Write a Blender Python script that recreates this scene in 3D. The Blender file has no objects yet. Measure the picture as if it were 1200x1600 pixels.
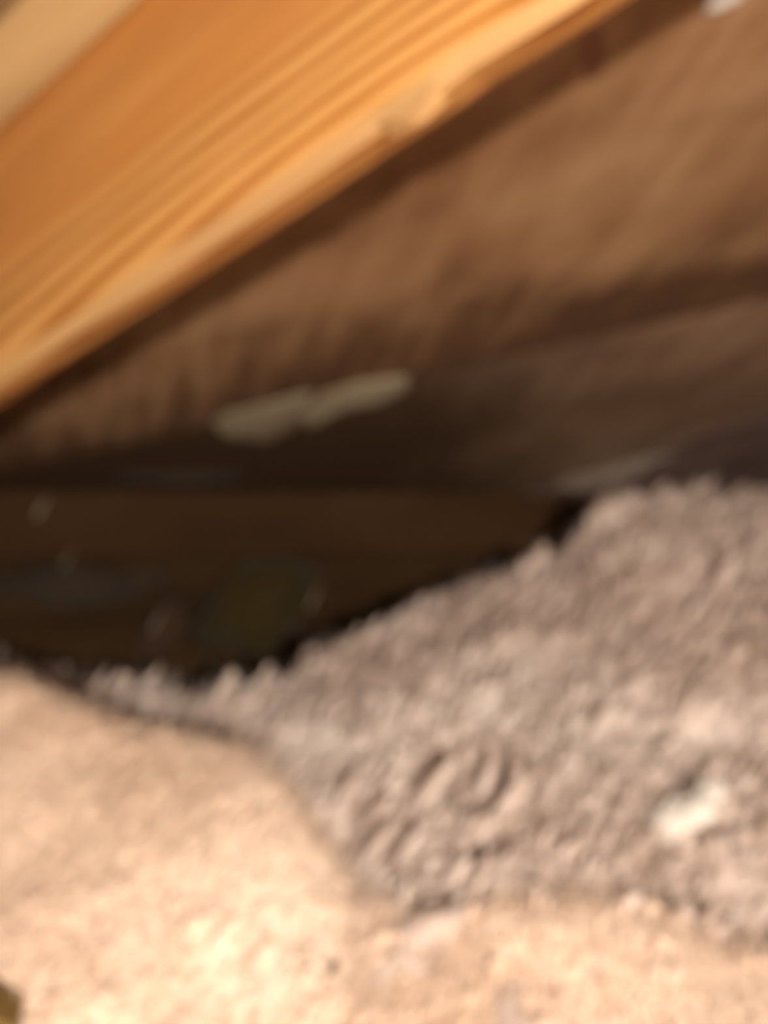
import bpy, bmesh, math, random
import numpy as np
from mathutils import Vector, Matrix, noise

# ------------------------------------------------------------------ camera
scene = bpy.context.scene
CAM = Vector((0.0, 0.0, 0.50))            # half a metre above the attic floor
cam_data = bpy.data.cameras.new('camera')
cam = bpy.data.objects.new('camera', cam_data)
scene.collection.objects.link(cam)
cam.location = CAM
cam.rotation_euler = (math.pi / 2, 0, 0)
cam_data.sensor_fit = 'VERTICAL'
cam_data.sensor_height = 36.0
cam_data.lens = 27.0                       # 1200 px focal length on a 1600 px tall frame
cam_data.clip_start = 0.01
cam_data.dof.use_dof = True                # the phone had not found its focus yet
cam_data.dof.focus_distance = 0.10
cam_data.dof.aperture_fstop = 8.3
scene.camera = cam

# ------------------------------------------------------------------ world and light
world = bpy.data.worlds.new('attic_air')
scene.world = world
world.use_nodes = True
wb = world.node_tree.nodes['Background']
wb.inputs[0].default_value = (1.0, 0.80, 0.62, 1)
wb.inputs[1].default_value = 0.030

torch_data = bpy.data.lights.new('work_lamp', 'POINT')
torch_data.energy = 30.0
torch_data.color = (1.0, 0.85, 0.69)
torch_data.shadow_soft_size = 0.009
torch = bpy.data.objects.new('work_lamp', torch_data)
torch.location = CAM + Vector((0.10, -0.26, 0.018))
scene.collection.objects.link(torch)

scene.view_settings.view_transform = 'Standard'
scene.view_settings.look = 'None'
scene.view_settings.gamma = 1.0
scene.view_settings.use_curve_mapping = False
scene.view_settings.exposure = 0.0

# ------------------------------------------------------------------ helpers
C = scene.collection
F = 1200.0
N = Vector((0.12, -0.5, -1.0))
NL = N.length
NH = N.normalized()                        # underside normal of the sloping roof deck
DECK = 0.60


def ray(px, py):
    return Vector(((px - 600) / F, 1.0, (800 - py) / F))


def deck_pt(px, py, below=0.0):
    """point on the roof deck's underside (or a plane `below` metres under it)"""
    r = ray(px, py)
    return CAM + r * (-(DECK - below * NL) / N.dot(r))


def at(px, py, d):
    return CAM + ray(px, py) * d


def link(name, me, mat, parent=None):
    o = bpy.data.objects.new(name, me)
    if mat is not None and not me.materials:
        me.materials.append(mat)
    C.objects.link(o)
    if parent is not None:
        o.parent = parent
        o.matrix_parent_inverse = parent.matrix_world.inverted()
    return o


def tag(o, label=None, cat=None, group=None, kind=None):
    if label: o['label'] = label
    if cat: o['category'] = cat
    if group: o['group'] = group
    if kind: o['kind'] = kind
    return o


def from_bm(name, bm, smooth=False):
    me = bpy.data.meshes.new(name)
    bm.normal_update()
    bmesh.ops.recalc_face_normals(bm, faces=bm.faces)
    bm.to_mesh(me); bm.free()
    if smooth:
        me.polygons.foreach_set('use_smooth', [True] * len(me.polygons))
    return me


def slab_bm(pts, vec, bevel=0.0):
    """polygon extruded along vec"""
    bm = bmesh.new()
    a = [bm.verts.new(p) for p in pts]
    b = [bm.verts.new(Vector(p) + vec) for p in pts]
    n = len(pts)
    bm.faces.new(a); bm.faces.new(list(reversed(b)))
    for i in range(n):
        bm.faces.new((a[i], b[i], b[(i + 1) % n], a[(i + 1) % n]))
    if bevel:
        bmesh.ops.bevel(bm, geom=list(bm.edges), offset=bevel, segments=2, affect='EDGES', profile=0.6)
    return bm


# ------------------------------------------------------------------ materials
def new_mat(name):
    m = bpy.data.materials.new(name); m.use_nodes = True
    nt = m.node_tree
    return m, nt, nt.nodes['Principled BSDF']


def node(nt, t, **kw):
    n = nt.nodes.new(t)
    for k, v in kw.items(): setattr(n, k, v)
    return n


def ramp(nt, fac, stops):
    r = node(nt, 'ShaderNodeValToRGB')
    el = r.color_ramp.elements
    while len(el) < len(stops): el.new(0.5)
    for e, (p, c) in zip(el, stops):
        e.position = p; e.color = (*c, 1)
    nt.links.new(fac, r.inputs[0])
    return r.outputs[0]


def mixc(nt, fac, a, b, mode='MIX'):
    m = node(nt, 'ShaderNodeMix', data_type='RGBA', blend_type=mode)
    for i, v in ((0, fac), (6, a), (7, b)):
        if hasattr(v, 'is_linked') or hasattr(v, 'links'): nt.links.new(v, m.inputs[i])
        else: m.inputs[i].default_value = v if i == 0 else (*v, 1)
    return m.outputs[2]


def tex(nt, scale, detail=4, rough=0.55, stretch=(1, 1, 1), rot=(0, 0, 0), dist=0.0, coord='Object'):
    tc = node(nt, 'ShaderNodeTexCoord'); mp = node(nt, 'ShaderNodeMapping')
    mp.inputs['Scale'].default_value = stretch
    mr = node(nt, 'ShaderNodeMapping'); mr.inputs['Rotation'].default_value = rot      # turn first, then stretch
    nz = node(nt, 'ShaderNodeTexNoise')
    nz.inputs['Scale'].default_value = scale; nz.inputs['Detail'].default_value = detail
    nz.inputs['Roughness'].default_value = rough; nz.inputs['Distortion'].default_value = dist
    nt.links.new(tc.outputs[coord], mr.inputs[0]); nt.links.new(mr.outputs[0], mp.inputs[0]); nt.links.new(mp.outputs[0], nz.inputs[0])
    return nz.outputs[0]


def bump(nt, bsdf, h, strength, dist):
    b = node(nt, 'ShaderNodeBump')
    b.inputs['Strength'].default_value = strength; b.inputs['Distance'].default_value = dist
    nt.links.new(h, b.inputs['Height']); nt.links.new(b.outputs[0], bsdf.inputs['Normal'])


def math_n(nt, op, a, b=None):
    m = node(nt, 'ShaderNodeMath', operation=op)
    for i, v in enumerate((a, b)):
        if v is None: continue
        if isinstance(v, (int, float)): m.inputs[i].default_value = v
        else: nt.links.new(v, m.inputs[i])
    return m.outputs[0]


def pine_material():
    """flat-sawn softwood: long elliptical growth rings round a centre on the face (local x along the board, y across)"""
    m, nt, b = new_mat('orange_pine')
    tc = node(nt, 'ShaderNodeTexCoord'); sp = node(nt, 'ShaderNodeSeparateXYZ')
    nt.links.new(tc.outputs['Object'], sp.inputs[0])
    wob = tex(nt, 5.0, 3, 0.5, (1.0, 6.0, 1.0))
    wob = math_n(nt, 'MULTIPLY', math_n(nt, 'SUBTRACT', wob, 0.5), 0.018)
    yy = math_n(nt, 'ADD', math_n(nt, 'SUBTRACT', sp.outputs[1], PINE_Y), wob)
    xx = math_n(nt, 'MULTIPLY', math_n(nt, 'SUBTRACT', sp.outputs[0], PINE_X), 0.125)
    r = math_n(nt, 'SQRT', math_n(nt, 'ADD', math_n(nt, 'MULTIPLY', yy, yy), math_n(nt, 'MULTIPLY', xx, xx)))
    # ring spacing widens away from the heart
    ph = math_n(nt, 'MULTIPLY', math_n(nt, 'POWER', math_n(nt, 'ADD', r, 0.004), 0.75), 250.0)
    s = math_n(nt, 'SINE', ph)
    s = math_n(nt, 'MULTIPLY', math_n(nt, 'ADD', s, 1.0), 0.5)
    fade = tex(nt, 7.0, 2, 0.5, (0.5, 2.5, 1.0))
    band = ramp(nt, s, [(0.0, (0.48, 0.17, 0.032)), (0.3, (0.70, 0.32, 0.083)), (0.6, (0.82, 0.43, 0.135)), (1.0, (0.86, 0.48, 0.165))])
    plain = ramp(nt, fade, [(0.30, (0.66, 0.27, 0.066)), (0.55, (0.80, 0.37, 0.105)), (0.75, (0.86, 0.45, 0.15))])
    edge = node(nt, 'ShaderNodeMapRange'); edge.interpolation_type = 'SMOOTHSTEP'
    nt.links.new(r, edge.inputs[0])
    edge.inputs[1].default_value = 0.065; edge.inputs[2].default_value = 0.10
    col = mixc(nt, edge.outputs[0], band, plain)
    fine = tex(nt, 60.0, 3, 0.6, (0.06, 1.0, 1.0))
    col = mixc(nt, 0.25, col, ramp(nt, fine, [(0.3, (0.55, 0.45, 0.35)), (0.7, (1, 1, 1))]), 'MULTIPLY')
    nt.links.new(col, b.inputs['Base Color'])
    b.inputs['Roughness'].default_value = 0.62
    bump(nt, b, fine, 0.15, 0.001)
    return m


def wood_material(name, c0, c1, c2, along=(0.12, 1, 1), rot=(0, 0, 0), scale=14.0, blot=5.0, rough=0.8, detail=5):
    m, nt, b = new_mat(name)
    g = tex(nt, scale, detail, 0.6, along, rot, 0.4)
    k = tex(nt, blot, 3, 0.5, (0.5, 1, 1), rot)
    mixed = math_n(nt, 'ADD', math_n(nt, 'MULTIPLY', g, 0.6), math_n(nt, 'MULTIPLY', k, 0.4))
    col = ramp(nt, mixed, [(0.34, c0), (0.5, c1), (0.66, c2)])
    nt.links.new(col, b.inputs['Base Color'])
    b.inputs['Roughness'].default_value = rough
    b.inputs['Specular IOR Level'].default_value = 0.25
    bump(nt, b, g, 0.3, 0.003)
    return m


def fluff_material(name, stops, streak=0.3, blot=9.0):
    m, nt, b = new_mat(name)
    a = tex(nt, blot, 4, 0.6)
    f = tex(nt, 90.0, 3, 0.6, (1.0, 1.0, 0.22), (0, -0.53, 0))
    mixed = math_n(nt, 'ADD', math_n(nt, 'MULTIPLY', a, 1 - streak), math_n(nt, 'MULTIPLY', f, streak))
    col = ramp(nt, mixed, stops)
    nt.links.new(col, b.inputs['Base Color'])
    b.inputs['Roughness'].default_value = 1.0
    b.inputs['Specular IOR Level'].default_value = 0.05
    b.inputs['Sheen Weight'].default_value = 0.15
    b.inputs['Sheen Roughness'].default_value = 0.6
    return m


# rafter frame first: its pine grain is laid out in the rafter's own axes
RH = 0.276                                   # rafter depth (2 x 12)
E0 = deck_pt(0, 620, RH); E1 = deck_pt(950, 0, RH)
RX = (E1 - E0).normalized()                  # up the rafter
RY = -NH                                     # from the lower edge to the deck
RZ = RX.cross(RY).normalized()
if RZ.dot(CAM - E0) < 0: RZ = -RZ            # out of the face that looks at the camera
RL = (E1 - E0).length


def rafter_uv(px, py):
    r = ray(px, py); t = (E0 - CAM).dot(RZ) / r.dot(RZ)
    p = CAM + r * t - E0
    return p.dot(RX), p.dot(RY)


PINE_X, PINE_Y = rafter_uv(560, 190)
M_pine = pine_material()
M_pale = wood_material('pale_pine', (0.36, 0.23, 0.11), (0.46, 0.31, 0.15), (0.54, 0.38, 0.19), (0.1, 1, 1), (0, 0, 0), 20)
DROT = (0, 0, 0.0)
_ax = (deck_pt(1200, 465) - deck_pt(0, 740)).normalized(); _ay = (-NH).cross(_ax).normalized()
_o = deck_pt(-880, 740 + 0.229 * 880 + 2, -0.014)
_g = deck_pt(760, 260) - deck_pt(700, 364)
SEAM_Y = 1.0 if _ay.dot(deck_pt(600, 100) - deck_pt(600, 600)) > 0 else -1.0
STRAND = math.atan2(_g.dot(_ay), _g.dot(_ax))            # direction of the short wood strands in the sheet


def strand_board(name, c0, c1, c2, seam_tone=None, rough=0.88):
    """pressed-strand roof board: broad bands along the sheet and short strands across them"""
    m, nt, b = new_mat(name)
    band = tex(nt, 9.0, 4, 0.55, (0.30, 1, 1), (0, 0, 0), 0.5)
    strand = tex(nt, 42.0, 4, 0.6, (0.16, 1, 1), (0, 0, -STRAND), 0.3)
    blot = tex(nt, 5.0, 3, 0.5)
    f = math_n(nt, 'ADD', math_n(nt, 'MULTIPLY', band, 0.38), math_n(nt, 'ADD', math_n(nt, 'MULTIPLY', strand, 0.34), math_n(nt, 'MULTIPLY', blot, 0.28)))
    col = ramp(nt, f, [(0.38, c0), (0.5, c1), (0.62, c2)])
    if seam_tone:                                            # darker tone towards the lower edge of the board, ragged boundary
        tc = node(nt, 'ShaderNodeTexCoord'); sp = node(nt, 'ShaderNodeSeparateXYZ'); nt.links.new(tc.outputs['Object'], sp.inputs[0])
        e = math_n(nt, 'ADD', math_n(nt, 'MULTIPLY', sp.outputs[1], SEAM_Y), math_n(nt, 'MULTIPLY', math_n(nt, 'SUBTRACT', f, 0.5), 0.7))
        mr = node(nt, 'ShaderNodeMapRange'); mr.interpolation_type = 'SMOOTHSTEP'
        nt.links.new(e, mr.inputs[0]); mr.inputs[1].default_value = seam_tone[0]; mr.inputs[2].default_value = seam_tone[1]
        col = mixc(nt, mr.outputs[0], seam_tone[2], col)
    nt.links.new(col, b.inputs['Base Color'])
    b.inputs['Roughness'].default_value = rough; b.inputs['Specular IOR Level'].default_value = 0.25
    bump(nt, b, strand, 0.5, 0.003)
    return m


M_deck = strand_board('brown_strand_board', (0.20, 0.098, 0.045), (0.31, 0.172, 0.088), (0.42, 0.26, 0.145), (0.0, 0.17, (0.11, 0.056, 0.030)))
def half_dark_board():
    m = strand_board('half_dark_board', (0.18, 0.105, 0.063), (0.30, 0.185, 0.118), (0.43, 0.285, 0.20))
    nt = m.node_tree; b = nt.nodes['Principled BSDF']
    src = b.inputs['Base Color'].links[0].from_socket
    tc = node(nt, 'ShaderNodeTexCoord'); sp = node(nt, 'ShaderNodeSeparateXYZ'); nt.links.new(tc.outputs['Object'], sp.inputs[0])
    e = math_n(nt, 'ADD', sp.outputs[0], math_n(nt, 'MULTIPLY', math_n(nt, 'SUBTRACT', tex(nt, 6.0, 4, 0.6), 0.5), 0.5))
    mr = node(nt, 'ShaderNodeMapRange'); mr.interpolation_type = 'SMOOTHSTEP'
    nt.links.new(e, mr.inputs[0]); mr.inputs[1].default_value = DARK_X0; mr.inputs[2].default_value = DARK_X1
    col = mixc(nt, mr.outputs[0], (0.072, 0.040, 0.022), src)  # board colour darkens towards its left end, broken up by noise
    nt.links.new(col, b.inputs['Base Color'])
    return m


DARK_X0 = (deck_pt(560, 640) - _o).dot(_ax); DARK_X1 = (deck_pt(1080, 560) - _o).dot(_ax)
M_deck_low = half_dark_board()
M_deck_plum = strand_board('purple_brown_board', (0.20, 0.125, 0.11), (0.30, 0.20, 0.175), (0.40, 0.28, 0.245))
M_arris = wood_material('weathered_arris', (0.34, 0.19, 0.08), (0.46, 0.28, 0.12), (0.56, 0.37, 0.18), (0.1, 1, 1), (0, 0, 0), 20)
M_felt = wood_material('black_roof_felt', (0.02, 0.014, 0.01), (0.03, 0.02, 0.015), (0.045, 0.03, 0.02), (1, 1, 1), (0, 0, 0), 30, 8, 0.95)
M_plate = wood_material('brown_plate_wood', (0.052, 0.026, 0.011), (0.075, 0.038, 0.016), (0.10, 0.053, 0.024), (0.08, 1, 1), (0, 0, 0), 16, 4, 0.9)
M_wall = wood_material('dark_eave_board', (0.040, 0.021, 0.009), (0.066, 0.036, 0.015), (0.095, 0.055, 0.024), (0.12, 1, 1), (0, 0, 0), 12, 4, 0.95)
M_floor = wood_material('dusty_board_floor', (0.12, 0.08, 0.05), (0.18, 0.12, 0.07), (0.25, 0.17, 0.10), (0.1, 1, 1), (0, 0, 0), 12, 4, 0.95)
M_splint = wood_material('pale_split_wood', (0.22, 0.17, 0.10), (0.31, 0.255, 0.17), (0.40, 0.345, 0.25), (0.15, 1, 1), (0, 0, 0), 40, 10, 0.85)
M_near = fluff_material('beige_fluff', [(0.30, (0.64, 0.47, 0.36)), (0.5, (0.77, 0.61, 0.50)), (0.70, (0.86, 0.73, 0.63))], 0.2)
M_far = fluff_material('grey_pink_fluff', [(0.34, (0.30, 0.22, 0.175)), (0.43, (0.55, 0.44, 0.395)), (0.52, (0.71, 0.605, 0.56)), (0.66, (0.85, 0.78, 0.745))], 0.34)
M_white = fluff_material('white_fluff', [(0.3, (0.60, 0.56, 0.53)), (0.6, (0.76, 0.73, 0.70))])
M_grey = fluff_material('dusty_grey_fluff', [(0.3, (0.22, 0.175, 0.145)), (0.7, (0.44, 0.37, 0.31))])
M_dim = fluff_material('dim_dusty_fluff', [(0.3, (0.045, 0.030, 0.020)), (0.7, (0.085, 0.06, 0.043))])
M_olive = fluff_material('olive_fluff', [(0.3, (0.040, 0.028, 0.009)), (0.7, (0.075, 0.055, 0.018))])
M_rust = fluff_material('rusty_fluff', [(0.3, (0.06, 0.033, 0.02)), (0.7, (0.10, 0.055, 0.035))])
M_knot = wood_material('red_knot', (0.16, 0.07, 0.04), (0.22, 0.10, 0.055), (0.28, 0.14, 0.075), (1, 1, 1), (0, 0, 0), 40)
M_off = wood_material('olive_wood', (0.10, 0.06, 0.015), (0.16, 0.10, 0.03), (0.22, 0.14, 0.05), (0.2, 1, 1), (0, 0, 0), 30)
M_dust = fluff_material('pale_fibre', [(0.3, (0.5, 0.42, 0.33)), (0.7, (0.7, 0.6, 0.5))])

# ------------------------------------------------------------------ the attic shell
floor = link('floor', from_bm('floor', slab_bm([(-2.2, -1.2, 0), (2.2, -1.2, 0), (2.2, 1.9, 0), (-2.2, 1.9, 0)], Vector((0, 0, -0.03)))), M_floor)
tag(floor, 'dusty wooden attic floor under the insulation', kind='structure')

DT = 0.018


def deck_poly(pix, rec):
    """pixel outline dropped onto the deck plane, `rec` metres above its underside"""
    return [deck_pt(x, y, -rec) for x, y in pix]


felt = link('ceiling', from_bm('ceiling', slab_bm(deck_poly([(-900, 960), (2000, 860), (2000, -3000), (-900, -3000)], 0.060), -NH * 0.02)), M_felt)
tag(felt, 'sloping roof underside of brown boards on dark felt', kind='structure')


def A(x): return 740 - 0.229 * x
def B(x): return 1045 - 0.333 * x


def deck_board(pix, rec, mat, label=None):
    pts = deck_poly(pix, rec)
    # local frame: x along the seam, y up the roof
    o3 = pts[0]; ex = (deck_pt(1200, A(1200)) - deck_pt(0, A(0))).normalized()
    ez = -NH; ey = ez.cross(ex).normalized()
    Mx = Matrix((ex, ey, ez)).transposed().to_4x4(); Mx.translation = o3
    inv = Mx.inverted()
    bm = slab_bm([inv @ p for p in pts], Vector((0, 0, DT)), 0.0015)
    o = bpy.data.objects.new('roof_board', from_bm('roof_board', bm)); o.data.materials.append(mat)
    C.objects.link(o); o.matrix_world = Mx
    o.parent = felt; o.matrix_parent_inverse = felt.matrix_world.inverted()
    if label: o['label'] = label
    return o


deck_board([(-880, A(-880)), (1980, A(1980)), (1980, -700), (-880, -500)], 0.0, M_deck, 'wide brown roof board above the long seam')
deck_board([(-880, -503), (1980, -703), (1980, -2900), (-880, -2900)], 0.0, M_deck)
deck_board([(-880, A(-880) + 2), (1980, A(1980) + 2), (1980, B(1980)), (760, B(760)), (-880, 955)], 0.014, M_deck_low, 'roof board below the long seam, darker on its left half')
deck_board([(745, B(745) + 3), (1980, B(1980) + 3), (1980, 850), (745, 850)], 0.036, M_deck_plum, 'purple-brown lowest roof board at the right')

# eave: top plate under the boards, dark boards below
PX = Vector((1, 0.24, 0)).normalized(); PY = Vector((-0.24, 1, 0)).normalized()
PO = CAM + Vector((-0.5, 1.0, 0.0))


def eave_box(x0, x1, y0, y1, z0, z1, bevel=0.002):
    pts = [PO + PX * x0 + PY * y0 + Vector((0, 0, z0)), PO + PX * x1 + PY * y0 + Vector((0, 0, z0)),
           PO + PX * x1 + PY * y0 + Vector((0, 0, z1)), PO + PX * x0 + PY * y0 + Vector((0, 0, z1))]
    return slab_bm(pts, PY * (y1 - y0), bevel)


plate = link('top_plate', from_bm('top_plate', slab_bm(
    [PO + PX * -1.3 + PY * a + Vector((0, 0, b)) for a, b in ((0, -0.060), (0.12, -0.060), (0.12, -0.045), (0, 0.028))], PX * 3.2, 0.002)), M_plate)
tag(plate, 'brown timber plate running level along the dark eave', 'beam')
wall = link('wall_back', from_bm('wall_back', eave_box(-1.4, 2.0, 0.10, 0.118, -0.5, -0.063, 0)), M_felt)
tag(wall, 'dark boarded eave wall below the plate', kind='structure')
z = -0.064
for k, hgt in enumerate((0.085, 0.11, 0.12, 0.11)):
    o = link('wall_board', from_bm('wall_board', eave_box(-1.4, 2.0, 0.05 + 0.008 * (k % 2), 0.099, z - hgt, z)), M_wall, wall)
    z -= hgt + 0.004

# ------------------------------------------------------------------ rafter
def local_obj(name, bm, mat, frame, smooth=False):
    o = bpy.data.objects.new(name, from_bm(name, bm, smooth)); o.data.materials.append(mat)
    C.objects.link(o); o.matrix_world = frame
    return o


RF = Matrix((RX, RY, RZ)).transposed().to_4x4(); RF.translation = E0
RT = 0.040
rng = random.Random(4)
bm = bmesh.new()
# long profile with a slightly waney lower arris, cut in slices so that the edge can waver
x0, x1, ns = -0.62, 0.95, 120
nick = rafter_uv(690, 172)[0]
rows = []
for i in range(ns + 1):
    x = x0 + (x1 - x0) * i / ns
    w = 0.015 + 0.0016 * noise.noise(Vector((x * 9, 0.3, 0)))
    ch = 0.010 + 0.003 * noise.noise(Vector((x * 6, 4.3, 0)))
    d = x - nick
    if 0 < d < 0.05: w += 0.003 * (1 - d / 0.05)          # small bite out of the edge
    prof = [(w + ch * 0.75, 0.0), (w, -ch * 0.55), (w + 0.034, -RT), (RH, -RT), (RH, 0.0), (RH * 0.5, 0.0)]
    rows.append([bm.verts.new((x, y, zz)) for y, zz in prof])
for a, b in zip(rows, rows[1:]):
    for j in range(6):
        f = bm.faces.new((a[j], a[(j + 1) % 6], b[(j + 1) % 6], b[j]))
        if j == 0: f.material_index = 1
bm.faces.new(rows[0]); bm.faces.new(list(reversed(rows[-1])))
rafter = local_obj('rafter', bm, M_pine, RF)
rafter.data.materials.append(M_arris)
tag(rafter, 'wide orange pine rafter with strong grain crossing the upper left', 'rafter')

# splinter standing off the lower arris
su, sv = rafter_uv(640, 203)
bm = bmesh.new()
v = [bm.verts.new(p) for p in [(su - 0.012, 0.015, 0.0), (su + 0.014, 0.016, 0.0), (su + 0.004, 0.0085, -0.002), (su - 0.001, 0.0090, -0.002),
                               (su - 0.012, 0.015, -0.010), (su + 0.014, 0.016, -0.010), (su + 0.004, 0.0085, -0.007), (su - 0.001, 0.0090, -0.007)]]
for q in ((0, 1, 2, 3), (7, 6, 5, 4), (0, 4, 5, 1), (1, 5, 6, 2), (2, 6, 7, 3), (3, 7, 4, 0)): bm.faces.new([v[i] for i in q])
sp = local_obj('splinter', bm, M_arris, RF)
sp.parent = rafter; sp.matrix_parent_inverse = rafter.matrix_world.inverted()

# pale batten nailed beside the rafter's top edge (upper left corner)
TL = rafter_uv(0, 165)
bm = bmesh.new()
bz = [(RH - 0.024, 0.001), (RH - 0.024, 0.043), (RH - 0.001, 0.043), (RH - 0.001, 0.001)]
ra = [bm.verts.new((-0.6, y, zz)) for y, zz in bz]; rb = [bm.verts.new((0.9, y, zz)) for y, zz in bz]
for j in range(4): bm.faces.new((ra[j], ra[(j + 1) % 4], rb[(j + 1) % 4], rb[j]))
bm.faces.new(ra); bm.faces.new(list(reversed(rb)))
bmesh.ops.bevel(bm, geom=list(bm.edges), offset=0.0015, segments=2, affect='EDGES')
batten = local_obj('batten', bm, M_pale, RF)
tag(batten, 'pale pine batten along the top edge of the orange rafter', 'batten')

# ------------------------------------------------------------------ pale split wood on the seam
def strip(name, pix, mat, thick, parent=None, seed=0):
    """a thin split piece lying against the boards: outline on the deck, domed a little"""
    ctr = Vector((0, 0, 0)); pts = [deck_pt(x, y, 0.0005) for x, y in pix]
    for p in pts: ctr += p / len(pts)
    bm = bmesh.new()
    lo = [bm.verts.new(p - ctr) for p in pts]
    hi = [bm.verts.new((p - ctr) * 0.86 + NH * thick * (0.8 + 0.5 * noise.noise(p * 60 + Vector((seed, 0, 0))))) for p in pts]
    n = len(pts); bm.faces.new(lo)
    c = bm.verts.new(NH * thick * 1.1)
    for i in range(n):
        bm.faces.new((lo[i], lo[(i + 1) % n], hi[(i + 1) % n], hi[i]))
        bm.faces.new((hi[i], hi[(i + 1) % n], c))
    o = bpy.data.objects.new(name, from_bm(name, bm)); o.data.materials.append(mat)
    C.objects.link(o); o.location = ctr
    if parent:
        o.parent = parent; o.matrix_parent_inverse = Matrix.Translation(parent.location).inverted()
    return o


s1 = strip('split_wood_strip', [(466, 655), (500, 615), (560, 596), (636, 586), (640, 604), (600, 628), (540, 636), (505, 650), (478, 668)], M_splint, 0.006)
tag(s1, 'pale split wood strip lying along the dark roof seam', 'wood strip')
s2 = strip('flake', [(330, 662), (350, 645), (420, 628), (490, 610), (480, 640), (462, 668), (420, 690), (350, 684)], M_splint, 0.004, s1, 5)

# ------------------------------------------------------------------ loose-fill insulation
def mesh_np(name, V, T, smooth=True):
    me = bpy.data.meshes.new(name)
    V = np.asarray(V, np.float32); T = np.asarray(T, np.int32)
    me.vertices.add(len(V)); me.vertices.foreach_set('co', V.ravel())
    k = T.shape[1]
    me.loops.add(T.size); me.loops.foreach_set('vertex_index', T.ravel())
    me.polygons.add(len(T))
    me.polygons.foreach_set('loop_start', np.arange(0, T.size, k, dtype=np.int32))
    me.polygons.foreach_set('loop_total', np.full(len(T), k, np.int32))
    me.update(calc_edges=True)
    if smooth: me.polygons.foreach_set('use_smooth', np.ones(len(T), bool))
    me.validate()
    return me


def ico(sub):
    bm = bmesh.new(); bmesh.ops.create_icosphere(bm, subdivisions=sub, radius=1.0)
    V = np.array([v.co[:] for v in bm.verts]); T = np.array([[v.index for v in f.verts] for f in bm.faces]); bm.free()
    return V, T


ICO1, ICO3 = ico(2), ico(4)
LEAN = np.array([0.50, 0.10, 0.86]); LEAN /= np.linalg.norm(LEAN)


def basis(d):
    d = d / np.linalg.norm(d)
    a = np.array([0, 0, 1.0]) if abs(d[2]) < 0.9 else np.array([1.0, 0, 0])
    u = np.cross(d, a); u /= np.linalg.norm(u)
    return d, u, np.cross(d, u)


def nuggets(points, rs, size, seed, longer=(1.1, 2.0), stray=0.45):
    V0, T0 = ICO1; out = []; tri = []; off = 0
    for p in points:
        d, u, w = basis(LEAN + rs.normal(0, stray, 3))
        s = size * math.exp(rs.normal(0, 0.35))
        k = 1.0 + 0.16 * rs.standard_normal(len(V0)).clip(-1.2, 1.2)
        L = V0 * k[:, None]
        q = L[:, :1] * d * s * rs.uniform(*longer) + L[:, 1:2] * u * s + L[:, 2:] * w * s * 0.8
        q = q - np.array([0, -0.35, 0.55]) * s
        out.append(q + p); tri.append(T0 + off); off += len(V0)
    return np.concatenate(out), np.concatenate(tri)


def fibres(points, rs, length, rad, spread=0.55):
    """thin curved three-sided strands rooted at points"""
    n = len(points); seg = 4
    d = LEAN + rs.normal(0, spread, (n, 3)); d /= np.linalg.norm(d, axis=1)[:, None]
    bend = rs.normal(0, 0.5, (n, 3)); L = length * np.exp(rs.normal(0, 0.4, n))
    a = np.where(np.abs(d[:, 2:]) < 0.9, np.array([[0, 0, 1.0]]), np.array([[1.0, 0, 0]]))
    u = np.cross(d, a); u /= np.linalg.norm(u, axis=1)[:, None]; w = np.cross(d, u)
    Vs = []
    for i in range(seg + 1):
        t = i / seg
        c = points + (d * t + bend * t * t * 0.5) * L[:, None]
        r = rad * (1 - 0.75 * t)
        for k in range(3):
            ang = 2 * math.pi * k / 3
            Vs.append(c + (u * math.cos(ang) + w * math.sin(ang)) * r)
    V = np.stack(Vs, 1).reshape(-1, 3); m = 3 * (seg + 1)
    q = []
    for i in range(seg):
        for k in range(3):
            a0 = i * 3 + k; a1 = i * 3 + (k + 1) % 3
            q.append((a0, a1, a1 + 3, a0 + 3))
    Q = (np.array(q)[None] + (np.arange(n) * m)[:, None, None]).reshape(-1, 4)
    return V, Q


def interp(pts, x, k):
    xs = [p[0] for p in pts]
    return np.interp(x, xs, [p[k] for p in pts])


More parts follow.
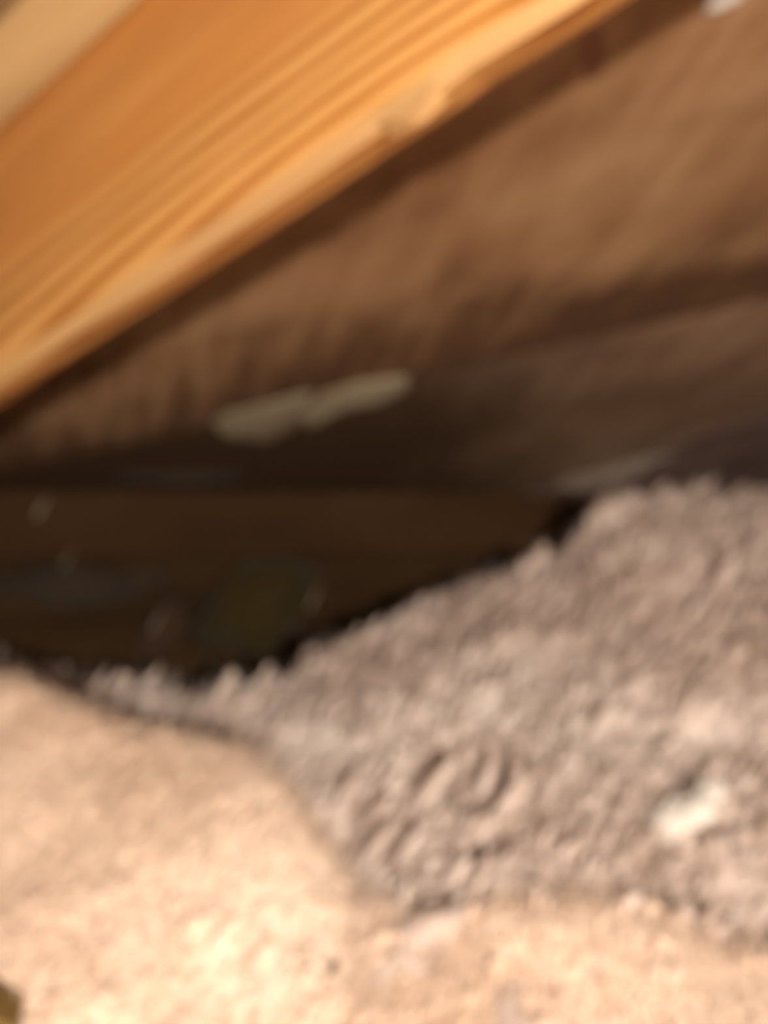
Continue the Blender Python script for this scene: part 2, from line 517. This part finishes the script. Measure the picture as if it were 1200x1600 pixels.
def heap(name, label, ridge, front, mat, xr, yr, seed, n_nug, n_fib, lump, grid=(260, 170), back=0.9, nug=0.006, fibl=0.02, n_str=0, lf=1.0):
    """a mound: ridge and front are polylines (px, py, depth) seen from the hatch; the surface runs from front up to the ridge and falls away behind"""
    R = sorted([tuple(at(*p)) for p in ridge]); Fr = sorted([tuple(at(*p)) for p in front])
    rs = np.random.default_rng(seed)
    nx, ny = grid
    xs = np.linspace(*xr, nx)

    def surf(x, y):
        yR, zR = interp(R, x, 1), interp(R, x, 2); yF, zF = interp(Fr, x, 1), interp(Fr, x, 2)
        t = (y - yF) / np.maximum(yR - yF, 0.02)
        tt = np.clip(t, -3, 1)
        zz = zF + (zR - zF) * np.where(tt < 0, tt * 1.3, np.sin(tt * math.pi / 2) * 0.35 + tt * 0.65)
        over = np.maximum(y - yR, 0)
        return zz - over * back - over ** 2 * 2.0

    Y, X = np.meshgrid(np.linspace(*yr, ny), xs, indexing='ij')
    Z = surf(X, Y)
    P = np.stack([X, Y, Z], -1).reshape(-1, 3)
    D = np.empty((len(P), 3))
    sv = Vector((seed * 3.1, 0, 0))
    for i, (x, y, zq) in enumerate(P):
        v = Vector((x, y, zq)) * lf
        b1 = noise.noise(v * 11 + sv); b2 = noise.noise(v * 26 + sv); b3 = noise.noise(v * 60 + sv)
        h = (0.5 - abs(b1)) * 1.2 + (0.4 - abs(b2)) * 0.7 + (0.3 - abs(b3)) * 0.4
        D[i] = (b2 * 0.4, b3 * 0.4 - h * 0.35, h)
    P = P + D * lump
    P[:, 2] = np.maximum(P[:, 2], 0.004)
    idx = np.arange(nx * ny).reshape(ny, nx)
    Q = np.stack([idx[:-1, :-1], idx[:-1, 1:], idx[1:, 1:], idx[1:, :-1]], -1).reshape(-1, 4)
    o = link(name, mesh_np(name, P, Q), mat)
    tag(o, label, 'insulation', kind='stuff')
    # nuggets and strands on the face that is turned to the light
    G = P.reshape(ny, nx, 3)
    yRidge = interp(R, G[..., 0], 1)
    ok = np.argwhere((G[..., 1] < yRidge + 0.03) & (G[..., 1] > np.maximum(0.12, interp(Fr, G[..., 0], 1) - 0.03)) & (np.abs(G[..., 0]) < 0.85 * G[..., 1] + 0.22))
    pick = ok[rs.integers(0, len(ok), n_nug)]
    pts = G[pick[:, 0], pick[:, 1]] + rs.normal(0, 0.002, (n_nug, 3))
    V, T = nuggets(pts, rs, nug, seed)
    if n_str:
        pick = ok[rs.integers(0, len(ok), n_str)]
        V2, T2 = nuggets(G[pick[:, 0], pick[:, 1]], rs, nug * 0.5, seed, (3.0, 6.5), 0.16)
        T = np.concatenate([T, T2 + len(V)]); V = np.concatenate([V, V2])
    c = link('clumps', mesh_np('clumps', V, T), mat, o); c['kind'] = 'stuff'
    pick = ok[rs.integers(0, len(ok), n_fib)]
    pts = G[pick[:, 0], pick[:, 1]] + rs.normal(0, 0.003, (n_fib, 3))
    V, T = fibres(pts, rs, fibl, 0.00032)
    c = link('loose_fibres', mesh_np('loose_fibres', V, T), mat, o); c['kind'] = 'stuff'
    return o


far = heap('insulation_heap', 'grey-pink loose insulation heap rising to the right against the eave',
           [(-300, 1050, 0.86), (0, 1052, 0.85), (120, 1095, 0.76), (240, 1105, 0.62), (330, 1102, 0.62), (430, 1105, 0.64), (480, 1055, 0.67), (560, 1020, 0.71), (640, 975, 0.74),
            (720, 945, 0.77), (810, 915, 0.78), (880, 885, 0.80), (925, 830, 0.82), (960, 800, 0.82), (1080, 790, 0.84), (1200, 790, 0.85), (1500, 760, 0.85)],
           [(-200, 1560, 0.37), (300, 1540, 0.37), (480, 1450, 0.385), (600, 1432, 0.372), (900, 1425, 0.362), (1200, 1515, 0.35), (1500, 1590, 0.34)],
           M_far, (-0.92, 1.3), (-0.2, 0.93), 3, 6500, 70000, 0.018, back=0.7, nug=0.0060, fibl=0.011, n_str=5500)
near = heap('insulation_heap', 'bright beige loose insulation mound in the left foreground',
            [(-300, 1060, 0.47), (0, 1080, 0.455), (100, 1125, 0.445), (200, 1165, 0.435), (370, 1190, 0.42), (440, 1250, 0.40), (500, 1330, 0.38), (560, 1420, 0.36), (640, 1440, 0.352),
             (760, 1440, 0.348), (900, 1430, 0.345), (1000, 1450, 0.345), (1200, 1520, 0.335), (1500, 1600, 0.325)],
            [(-300, 1700, 0.30), (0, 1650, 0.30), (500, 1650, 0.30), (900, 1650, 0.295), (1500, 1700, 0.29)],
            M_near, (-0.8, 0.7), (-0.3, 0.75), 8, 2600, 70000, 0.0105, back=0.35, nug=0.0024, fibl=0.004, lf=0.55)


def tuft(name, label, centre, rad, mat, seed, n_fib=160, squash=(1, 0.8, 0.8), lean=None, group=None, fl=1.1):
    rs = np.random.default_rng(seed); V0, T0 = ICO3
    d, u, w = basis(LEAN if lean is None else np.array(lean, float))
    k = np.array([1 + 0.42 * noise.noise(Vector(v * 1.7 + seed)) + 0.25 * noise.noise(Vector(v * 4.5 + seed)) + 0.12 * noise.noise(Vector(v * 10 + seed)) for v in V0])
    L = V0 * k[:, None] * rad
    V = L[:, :1] * d * squash[0] + L[:, 1:2] * u * squash[1] + L[:, 2:] * w * squash[2]
    o = link(name, mesh_np(name, V, T0), mat); o.location = centre
    if label: tag(o, label, 'tuft', group or 'loose tufts of insulation')
    pts = V[rs.integers(0, len(V), n_fib)] * 0.92
    FV, FT = fibres(pts, rs, rad * fl * 0.7, 0.0003, 0.5)
    c = link('loose_fibres', mesh_np('loose_fibres', FV, FT), mat); c['kind'] = 'stuff'; c.parent = o
    return o


def on_heap(px, py, guess):
    """first hit of the sight line on a heap, so that a tuft sits on the surface"""
    bpy.context.view_layer.update()
    dg = bpy.context.evaluated_depsgraph_get()
    hit, loc, nrm, idx, ob, mx = scene.ray_cast(dg, CAM, ray(px, py).normalized())
    return loc if hit and ob.name.split('.')[0] in ('insulation_heap', 'clumps', 'loose_fibres') else at(px, py, guess)


p_white = on_heap(1062, 1272, 0.5); p_brown = on_heap(520, 1515, 0.35)
tuft('insulation_tuft', 'white tuft lying on the right side of the heap', p_white + Vector((0, -0.002, 0.0)), 0.014, M_white, 21, 120, (1.7, 0.75, 0.6), (0.80, -0.1, 0.55))
tuft('insulation_tuft', 'pale round tuft topping the heap beside the dark eave', at(948, 808, 0.80), 0.020, M_far, 22, 200, (1.2, 0.8, 0.8))
tuft('insulation_tuft', 'small upright tuft on the ridge left of the pale round tuft', at(834, 886, 0.76), 0.014, M_far, 23, 160, (1.8, 0.7, 0.7))
tuft('insulation_tuft', 'small tuft on the lowest part of the ridge', at(488, 1040, 0.73), 0.014, M_far, 24, 160, (1.5, 0.8, 0.8))
def along(p, q): return tuple(q - p)


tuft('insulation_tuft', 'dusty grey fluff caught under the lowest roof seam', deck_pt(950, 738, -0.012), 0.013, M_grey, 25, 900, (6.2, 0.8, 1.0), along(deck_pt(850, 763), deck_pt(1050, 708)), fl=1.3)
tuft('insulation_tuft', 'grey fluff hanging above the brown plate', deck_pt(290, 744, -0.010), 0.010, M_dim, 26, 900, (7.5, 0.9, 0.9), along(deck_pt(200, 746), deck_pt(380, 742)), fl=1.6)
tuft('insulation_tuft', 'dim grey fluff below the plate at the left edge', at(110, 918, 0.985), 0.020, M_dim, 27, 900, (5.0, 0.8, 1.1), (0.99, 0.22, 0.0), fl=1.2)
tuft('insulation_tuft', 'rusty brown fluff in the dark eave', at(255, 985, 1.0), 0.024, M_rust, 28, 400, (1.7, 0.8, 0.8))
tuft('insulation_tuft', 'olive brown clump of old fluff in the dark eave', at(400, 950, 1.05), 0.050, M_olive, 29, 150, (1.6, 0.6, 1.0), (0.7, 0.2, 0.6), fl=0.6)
tuft('insulation_tuft', 'white wisp stuck to the roof at the top right', deck_pt(1135, -2, 0.002), 0.008, M_white, 30, 90, (1.6, 0.5, 0.6), (0.8, -0.2, 0.3))
tuft('dirt_crumb', None, p_brown, 0.0028, M_rust, 31, 6, (1.2, 0.8, 0.8))
tag(bpy.data.objects['dirt_crumb'], 'tiny rusty crumb on the bright foreground mound', 'crumb')

# ------------------------------------------------------------------ small things
kn = strip('knot', [(905, 62), (922, 40), (944, 50), (950, 85), (940, 118), (922, 128), (908, 105)], M_knot, 0.0012, felt, 3)
kn['label'] = 'dark reddish knot in the brown roof board'

off = link('wood_offcut', from_bm('wood_offcut', slab_bm([at(-300, 1440, 0.292), at(20, 1606, 0.292), at(20, 1900, 0.292), at(-300, 1900, 0.292)], Vector((-0.004, 0.02, 0)), 0.001)), M_off)
tag(off, 'dark olive wooden offcut at the bottom left corner', 'offcut')


def wisp(px, py, d, length, rad, label):
    c = at(px, py, d); bm = bmesh.new(); rows = []
    for i in range(6):
        t = i / 5 - 0.5
        p = Vector((0.42 * t, 0.05 * math.sin(t * 5), 0.9 * t)) * length
        r_ = rad * (1.15 - abs(t + 0.35) * 1.1)
        rows.append([bm.verts.new(p + Vector((math.cos(a) * r_, math.sin(a) * r_, 0))) for a in [k * math.pi / 3 for k in range(6)]])
    for a, b in zip(rows, rows[1:]):
        for k in range(6): bm.faces.new((a[k], a[(k + 1) % 6], b[(k + 1) % 6], b[k]))
    bm.faces.new(rows[0]); bm.faces.new(list(reversed(rows[-1])))
    o = link('fibre_wisp', from_bm('fibre_wisp', bm, True), M_dust); o.location = c
    tag(o, label, 'fibre', 'pale fibres clinging in the eave')


wisp(66, 792, 0.985, 0.030, 0.0022, 'pale fibre clinging to the brown plate')
wisp(107, 872, 0.990, 0.028, 0.0012, 'thin pale fibre on the lower edge of the brown plate')
wisp(246, 968, 0.960, 0.034, 0.0013, 'thin pale fibre in front of the rusty brown fluff')
wisp(492, 932, 0.980, 0.038, 0.0013, 'thin pale fibre right of the olive brown clump')
